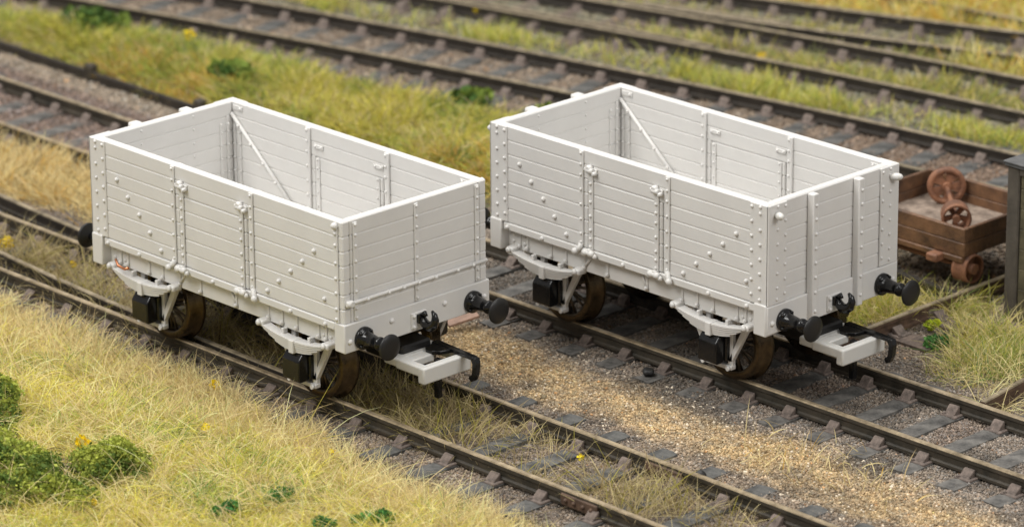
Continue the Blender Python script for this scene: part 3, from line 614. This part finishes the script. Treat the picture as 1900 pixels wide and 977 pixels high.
    # copper clip left on the front wagon's rear spring
    if kind == 'door':
        m = MB(); m.tube([(-2.36, -1.52, 1.30), (-2.28, -1.54, 1.22), (-2.12, -1.54, 1.20), (-2.02, -1.54, 1.24)], .022); m.build('copper_clip', M['copper'], W)
    # --- end walls
    for e in (-1, 1):
        fixed = not (kind == 'door' and e > 0)
        m = MB(); xs = (e * 2.80, e * 2.947)
        for k in range(7): m.box(min(xs), max(xs), -1.303, 1.303, ZL[k], ZL[k + 1], .018)
        m.box(min(xs) + .008, max(xs) - .008, -1.29, 1.29, 1.575, 3.15, 0)
        for yy in (-.57, .49):
            if fixed:
                for z in (3.09, 2.87, 2.64, 2.42, 2.2): m.rivet((e * 2.80, yy, z), (-e, 0, 0), .02, .014)
        for yy in (-1.18, -1.05, 1.05, 1.19):
            m.box(min(e * 2.80, e * 2.78), max(e * 2.80, e * 2.78), yy - .03, yy + .03, 1.6, 2.95 if abs(yy) > 1.1 else 2.85, .006)
            for z in (1.8, 2.02, 2.25, 2.48, 2.7, 2.82): m.rivet((e * 2.78, yy, z), (-e, 0, 0), .02, .014)
        m.build('end_door' if not fixed else 'end_wall', PL, W)
        if fixed:
            for yy in (-.50, .53) if e > 0 else (-.53, .50):
                m = MB(); sg = 1 if e > 0 else -1
                xs = (e * 2.95, e * 3.08); m.box(min(xs), max(xs), yy - .085, yy + .045, 1.125, 3.16, .02, seg=2)
                xs = (e * 2.95, e * 2.995); m.box(min(xs), max(xs), yy + .045, yy + .08, 1.125, 3.12, .012)
                if e < 0: xs = (e * 2.93, e * 3.09); m.box(min(xs), max(xs), yy - .075, yy + .10, 3.13, 3.18, .022, seg=2)
                for z in (2.98, 2.76, 2.53, 2.30, 2.07, 1.84, 1.6, 1.3): m.rivet((e * 3.08, yy - .015, z), (e, 0, 0), .026, .02)
                m.build('end_stanchion', PL, W)
            for s in (-1, 1):
                # corner plate wraps the corner
                m = MB(); ys = (s * 1.44, s * 1.475); m.box(min(e * 2.60, e * 2.98), max(e * 2.60, e * 2.98), min(ys), max(ys), 1.58, 3.165, .012)
                xs = (e * 2.945, e * 2.985); ys = (s * 1.06, s * 1.475); m.box(min(xs), max(xs), min(ys), max(ys), 1.58, 3.165, .012)
                for z in (3.10, 2.87, 2.64, 2.41, 2.18, 1.95, 1.72): m.rivet((e * 2.65, s * 1.475, z), (0, s, 0), .026, .02); m.rivet((e * 2.985, s * 1.10, z), (e, 0, 0), .024, .018)
                for z in (3.12, 3.02, 2.76, 2.53, 2.30, 2.07, 1.84, 1.66): m.rivet((e * 2.82, s * 1.475, z), (0, s, 0), .026, .02); m.rivet((e * 2.985, s * 1.27, z), (e, 0, 0), .024, .018)
                m.build('corner_plate', PL, W)
                if kind == 'fixed':
                    m = MB(); m.lathe([(0, .05), (.06, .06), (.12, .06), (.17, .04), (.19, .015)], (e * 2.98, s * 1.28, 2.99), (e, s * .45, .1), 10)
                    m.build('corner_bracket', M['nylon'], W)
        else:
            m = MB()
            for yy in (-1.21, 0.01, 1.25):
                m.box(e * 2.947, e * 2.975, yy - .04, yy + .04, 1.59, 3.13, .008)
                for z in (3.09, 2.93, 2.76, 2.52, 2.28, 2.05, 1.78, 1.64): m.rivet((e * 2.975, yy, z), (e, 0, 0), .024, .018)
            m.build('end_strap', PL, W)
            m = MB(); m.tube([(e * 2.985, -1.34, 1.89), (e * 2.985, 1.42, 1.89)], .030, 10)
            for yy in (-1.02, -.6, -.3, .01, .35, .8, 1.12): m.rivet((e * 3.02, yy, 1.89), (e, 0, 0), .026, .02)
            m.lathe([(0, .03), (.02, .055), (.09, .055), (.11, .04)], (e * 2.985, -1.42, 1.89), (0, 1, 0), 10); m.lathe([(0, .03), (.02, .06), (.06, .06), (.08, .04)], (e * 2.96, -1.34, 1.89), (1, 0, 0), 10)
            m.build('door_bar', PL, W)
            m = MB()
            for s in (-1, 1):
                ys = (s * 1.45, s * 1.478); m.box(e * 2.78, e * 2.865, min(ys), max(ys), 1.58, 3.10, .008)
                for z in (2.98, 2.8, 2.52, 2.28, 2.05, 1.8, 1.64): m.rivet((e * 2.822, s * 1.478, z), (0, s, 0), .026, .02)
                m.rivet((e * 2.822, s * 1.475, 3.10), (0, s, 0), .05, .05)
            m.build('end_strap', PL, W)
        # --- headstock
        m = MB(); xs = (e * 2.76, e * 2.99); m.box(min(xs), max(xs), -1.475 if not fixed or e < 0 else -1.475, 1.475, 1.125, 1.575, .018, seg=2)
        if e < 0 or kind == 'fixed':
            for s in (-1, 1): m.box(min(e * 2.72, e * 2.97), max(e * 2.72, e * 2.97), min(s * 1.3, s * 1.50), max(s * 1.3, s * 1.50), 1.10, 1.60, .02, seg=2)
        for yy, z in ((-1.37, 1.30), (-.54, 1.42), (.54, 1.42), (1.36, 1.32)): m.rivet((e * 2.99, yy, z), (e, 0, 0), .04, .03)
        m.box(min(e * 2.98, e * 3.02), max(e * 2.98, e * 3.02), -.155, .15, 1.17, 1.43, .012)
        for yy in (-.11, .11):
            for z in (1.21, 1.38): m.rivet((e * 3.02, yy, z), (e, 0, 0), .03, .025)
        m.build('headstock', PL, W)
        # --- buffers
        for yy in (-1.11, 1.11):
            o = Vector((e * 2.985, yy, 1.30)); a = (e, 0, 0)
            m = MB(); m.lathe([(0, .175), (.05, .175), (.06, .165), (.065, .14), (.09, .12), (.33, .085), (.34, .10), (.375, .108), (.41, .10), (.42, .06), (.52, .06)], o, a, 24)
            for q in range(4): an = q * math.pi / 2 + .78; m.rivet(o + Vector((e * .06, math.cos(an) * .148, math.sin(an) * .148)), a, .022, .03)
            b = m.build('buffer', M['black'], W)
            m = MB(); m.lathe([(.50, .05), (.53, .09), (.565, .185), (.58, .202), (.60, .203), (.615, .19), (.628, .10), (.63, .01)], o, a, 36); m.build('buffer_head', M['satin'], b)
        # --- draw hook
        m = MB(); m.box(min(e * 3.0, e * 3.07), max(e * 3.0, e * 3.07), -.06, .06, 1.26, 1.40, .012)
        pts = [(3.04, 1.36), (3.09, 1.28), (3.16, 1.235), (3.24, 1.24), (3.31, 1.29), (3.345, 1.37), (3.33, 1.45), (3.275, 1.50)]
        m.tube([(e * x, .02, z) for x, z in pts], [.055, .07, .08, .08, .072, .06, .045, .02], 10); m.tube([(e * 3.05, .02, 1.37), (e * 3.12, .02, 1.43), (e * 3.155, .02, 1.385)], [.045, .04, .022], 8)
        m.build('draw_hook', M['black'], W)
        # --- tension lock coupling
        m = MB(); m.box(min(e * 2.1, e * 2.95), max(e * 2.1, e * 2.95), -.30, .30, .62, .92, .03); m.build('coupling_mount', M['satin'], W)
        c = MB()
        sx = lambda a, b: (min(e * a, e * b), max(e * a, e * b))
        c.box(*sx(2.72, 3.06), -.475, .46, .66, .80, .03, seg=2); c.box(*sx(3.0, 3.23), -.40, .10, .67, .795, .02, seg=2)
        c.box(*sx(3.0, 3.56), -.485, -.335, .645, .802, .025, seg=2)
        c.box(*sx(3.0, 3.56), .345, .475, .645, .802, .025, seg=2)
        c.box(*sx(3.49, 3.635), -.49, .48, .54, .804, .03, seg=2)
        cp = c.build('coupling', M['nylon'], W)
        c = MB(); c.prism([(e * 2.95, .30, .807), (e * 2.95, .43, .807), (e * 3.90, .36, .807), (e * 3.90, .255, .807)], None, (0, 0, .055), .01)
        c.prism([(e * 3.0, .36, .79), (e * 3.0, .12, .79), (e * 3.10, .04, .79), (e * 3.24, .04, .79), (e * 3.34, .12, .79), (e * 3.40, .34, .79)], None, (0, 0, .06), .01)
        c.prism([(e * x, .26, z) for x, z in ((3.82, .862), (3.95, .855), (3.975, .77), (3.95, .58), (3.90, .48), (3.845, .455), (3.80, .50), (3.815, .545), (3.86, .54), (3.885, .61), (3.895, .76), (3.86, .80))], None, (0, .095, 0), .008)
        c.box(*sx(3.36, 3.46), -.05, .05, .16, .79, .015)
        c.build('coupling_hook', M['black'], cp)
    # --- floor
    m = MB(); m.box(-2.80, 2.80, -1.31, 1.31, 1.48, 1.585, .0)
    m.build('floor', PL, W)
    # --- wheelsets
    for ax in (-1.8, 1.8):
        ws = MB(); ws.tube([(ax, -1.3, .60), (ax, 1.3, .60)], .06, 10); axle = ws.build('axle', M['spoke'], W)
        for s in (-1, 1):
            o = (ax, 0, .60); m = MB()
            m.lathe([(.72, .47), (.72, .655), (.755, .668), (.79, .655), (.81, .612), (.995, .596), (1.005, .585), (1.005, .50), (.985, .47), (.72, .47)], o, (0, s, 0), 64, caps=False)
            wl = m.build('wheel', M['brass'], axle)
            m = MB()
            m.lathe([(.74, .13), (1.0, .11), (1.02, .05)], o, (0, s, 0), 16)
            for k in range(8):
                for dl in (-.13, .13):
                    a = 2 * math.pi * k / 8 + .2; p0 = Vector((math.cos(a + dl * .2) * .08, s * .95, math.sin(a + dl * .2) * .08)); p1 = Vector((math.cos(a + dl) * .49, s * .90, math.sin(a + dl) * .49))
                    m.tube([p0 + Vector(o), p1 + Vector(o)], [.026, .022], 6)
            m.build('spokes', M['spoke'], wl)
    return W
wagon((0, 0, 0), 0, 'front left white open wagon, with horizontal planks and a round bar across its near end', 'door')
wagon((BX, BY, 0), BYAW, 'rear right white open wagon, with two upright posts on its near end', 'fixed')

# ------------------------------------------------------------------ trolley, wheelset, hut
T = empty('hand_trolley', (4.25, 10.68, 0), 0, 'brown wooden flat trolley with low plank sides on rusty wheels', 'trolley')
x0, x1, y0, y1 = -1.25, 1.25, -1.02, 1.03
for (a, b, c, d) in ((x0, x1, y0, y0 + .07), (x0, x1, y1 - .07, y1), (x0, x0 + .07, y0 + .07, y1 - .07), (x1 - .07, x1, y0 + .07, y1 - .07)):
    m = MB(); m.box(a, b, c, d, .50, .735, .014); m.box(a, b, c, d, .738, .985, .014); m.build('side_board', M['cartwood'], T)
m = MB(); m.box(x0 + .07, x1 - .07, y0 + .07, y1 - .07, .48, .58, .0); m.build('floor', M['cartfloor'], T)
for yy in (y0 - .03, y1 - .09):
    m = MB(); m.box(x0 - .02, x1 - .02, yy, yy + .12, .40, .50, .014); m.build('frame_beam', M['cartwood'], T)
m = MB(); m.box(.62, .84, y0 - .22, y0 + .2, .36, .50, .03, seg=2); m.build('draw_bar', M['castrust'], T)
def disc_wheel(m, org, axis, r, w, n=5, hub=.07):
    a = Vector(axis).normalized(); u = a.orthogonal().normalized(); v = a.cross(u); org = Vector(org)
    m.lathe([(-w / 2, r * .87), (-w / 2, r), (w / 2, r), (w / 2, r * 1.06), (w / 2 + .05, r * 1.06), (w / 2 + .05, r * .87), (-w / 2, r * .87)], org, axis, 40, caps=False)
    m.lathe([(-w * .6, hub * 1.3), (w * .8, hub * 1.3)], org, axis, 14)
    for k in range(n):
        an = 2 * math.pi * k / n + .3; d = u * math.cos(an) + v * math.sin(an); t = a.cross(d)
        h0, h1 = hub * .9, r * .9; q = [org + d * h0 - t * .035, org + d * h0 + t * .035, org + d * h1 + t * .05, org + d * h1 - t * .05]
        m.prism([p - a * .02 for p in q], None, a * .06, .006)
for (wx, wy) in ((1.18, -.80), (-1.15, -.80), (1.18, .72), (-1.15, .72)):
    m = MB(); disc_wheel(m, (wx, wy, .262), (-1 if wx > 0 else 1, 0, 0), .245, .22); m.build('wheel', M['castrust'], T)
for wy in (-.80, .72):
    m = MB(); m.tube([(-1.1, wy, .262), (1.24, wy, .262)], .045); m.box(-1.0, -.88, wy - .05, wy + .05, .24, .42, .01); m.box(.88, 1.0, wy - .05, wy + .05, .24, .42, .01); m.build('axle', M['castrust'], T)
# loose wheelset lying in the trolley
P1 = Vector((3.66, 11.36, .90)); P2 = Vector((4.66, 10.42, .84)); ax_ = (P2 - P1).normalized()
Wt = empty('wheelset', (4.2, 10.9, .58), 0, 'loose rusty pair of wheels on an axle lying in the trolley', 'wheelset')
def tolocal(p): return Vector(p) - Vector((4.2, 10.9, .58))
m = MB(); c = tolocal(P1)
u = ax_.orthogonal().normalized(); v = ax_.cross(u)
# plate wheel with five triangular holes: built as a ring plus five broad webs
m.lathe([(-.05, .235), (-.05, .325), (.05, .325), (.05, .235), (-.05, .235)], c, ax_, 40, caps=False); m.lathe([(-.05, .085), (.09, .07)], c, ax_, 16)
for k in range(5):
    an = 2 * math.pi * k / 5 + .55; d = u * math.cos(an) + v * math.sin(an); t = ax_.cross(d)
    q = [c + d * .04 - t * .045, c + d * .04 + t * .045, c + d * .12 + t * .055, c + d * .26 + t * .125, c + d * .26 - t * .125, c + d * .12 - t * .055]; m.prism([p - ax_ * .03 for p in q], None, ax_ * .06, .008)
m.build('wheel', M['castrust'], Wt)
m = MB(); disc_wheel(m, tolocal(P2), ax_, .235, .24, 5, .05); m.build('wheel', M['castrust'], Wt)
m = MB(); m.tube([tolocal(P1), tolocal(P2)], .042); m.build('axle', M['castrust'], Wt)

H = empty('wooden_hut', (6.37, 9.63, GZ), 0, 'drab olive plank hut with grey corner post, cut off by the right edge', 'hut')
m = MB(); z = .0
for k in range(8): m.box(.26, 3.2, .03, .10, -.1 + k * .337, -.1 + (k + 1) * .337, .012)
m.build('front_wall', M['hutwood'], H)
m = MB()
for k in range(8): m.box(.04, .10, .12, 3.2, -.1 + k * .337, -.1 + (k + 1) * .337, .012)
m.build('side_wall', M['hutwood'], H)
m = MB()
for k in range(8): m.box(3.2, 3.26, .12, 3.2, -.1 + k * .337, -.1 + (k + 1) * .337, .012)
m.build('side_wall', M['hutwood'], H)
m = MB(); m.box(0, .25, 0, .12, -.1, 2.60, .02); m.build('corner_post', M['hutpost'], H)
m = MB(); m.box(3.1, 3.28, 0, .12, -.1, 2.60, .02); m.build('corner_post', M['hutpost'], H)
m = MB(); m.box(.25, 3.1, .0, .05, 2.48, 2.60, .01); m.build('fascia_board', M['hutpost'], H)
m = MB(); m.box(-.03, 3.4, -.04, 3.3, 2.60, 2.655, .012); m.box(-.05, 3.43, -.06, 3.33, 2.657, 2.69, .01); m.build('roof', M['felt'], H)

# ------------------------------------------------------------------ loose bits
def rock(name, loc, r_, mat, label, cat, sq=.7):
    bm = bmesh.new(); bmesh.ops.create_icosphere(bm, subdivisions=3, radius=r_)
    for v in bm.verts: k = 1 + .25 * math.sin(v.co.x / r_ * 3.1 + loc[0]) * math.cos(v.co.y / r_ * 2.7); v.co = v.co * k; v.co.z *= sq
    me = bpy.data.meshes.new(name); bm.to_mesh(me); bm.free(); me.materials.append(mat)
    for p in me.polygons: p.use_smooth = True
    o = link(name, me); o.location = loc; tag(o, label, cat)
rock('stone', (4.22, 3.68, -.20), .09, M['blackstone'], 'black lump of coal on a sleeper end in front of the rear wagon', 'stone')
rock('stone', (7.62, 1.30, -.24), .09, M['blackstone'], 'black lump of coal by the far rail of the nearest track', 'stone')
m = MB(); m.box(-.27, .27, -.08, .08, -.025, .025, .008); o = m.build('wood_offcut', M['offcut']); o.location = (.62, 3.1, -.12); o.rotation_euler = (R(18), R(-10), R(70))
tag(o, 'pinkish wood offcut with a red edge lying behind the front wagon\'s right buffer', 'wood offcut')
m = MB(); m.box(.06, .26, .082, .10, -.025, .03, .004); q = m.build('painted_edge', M['red'], o)
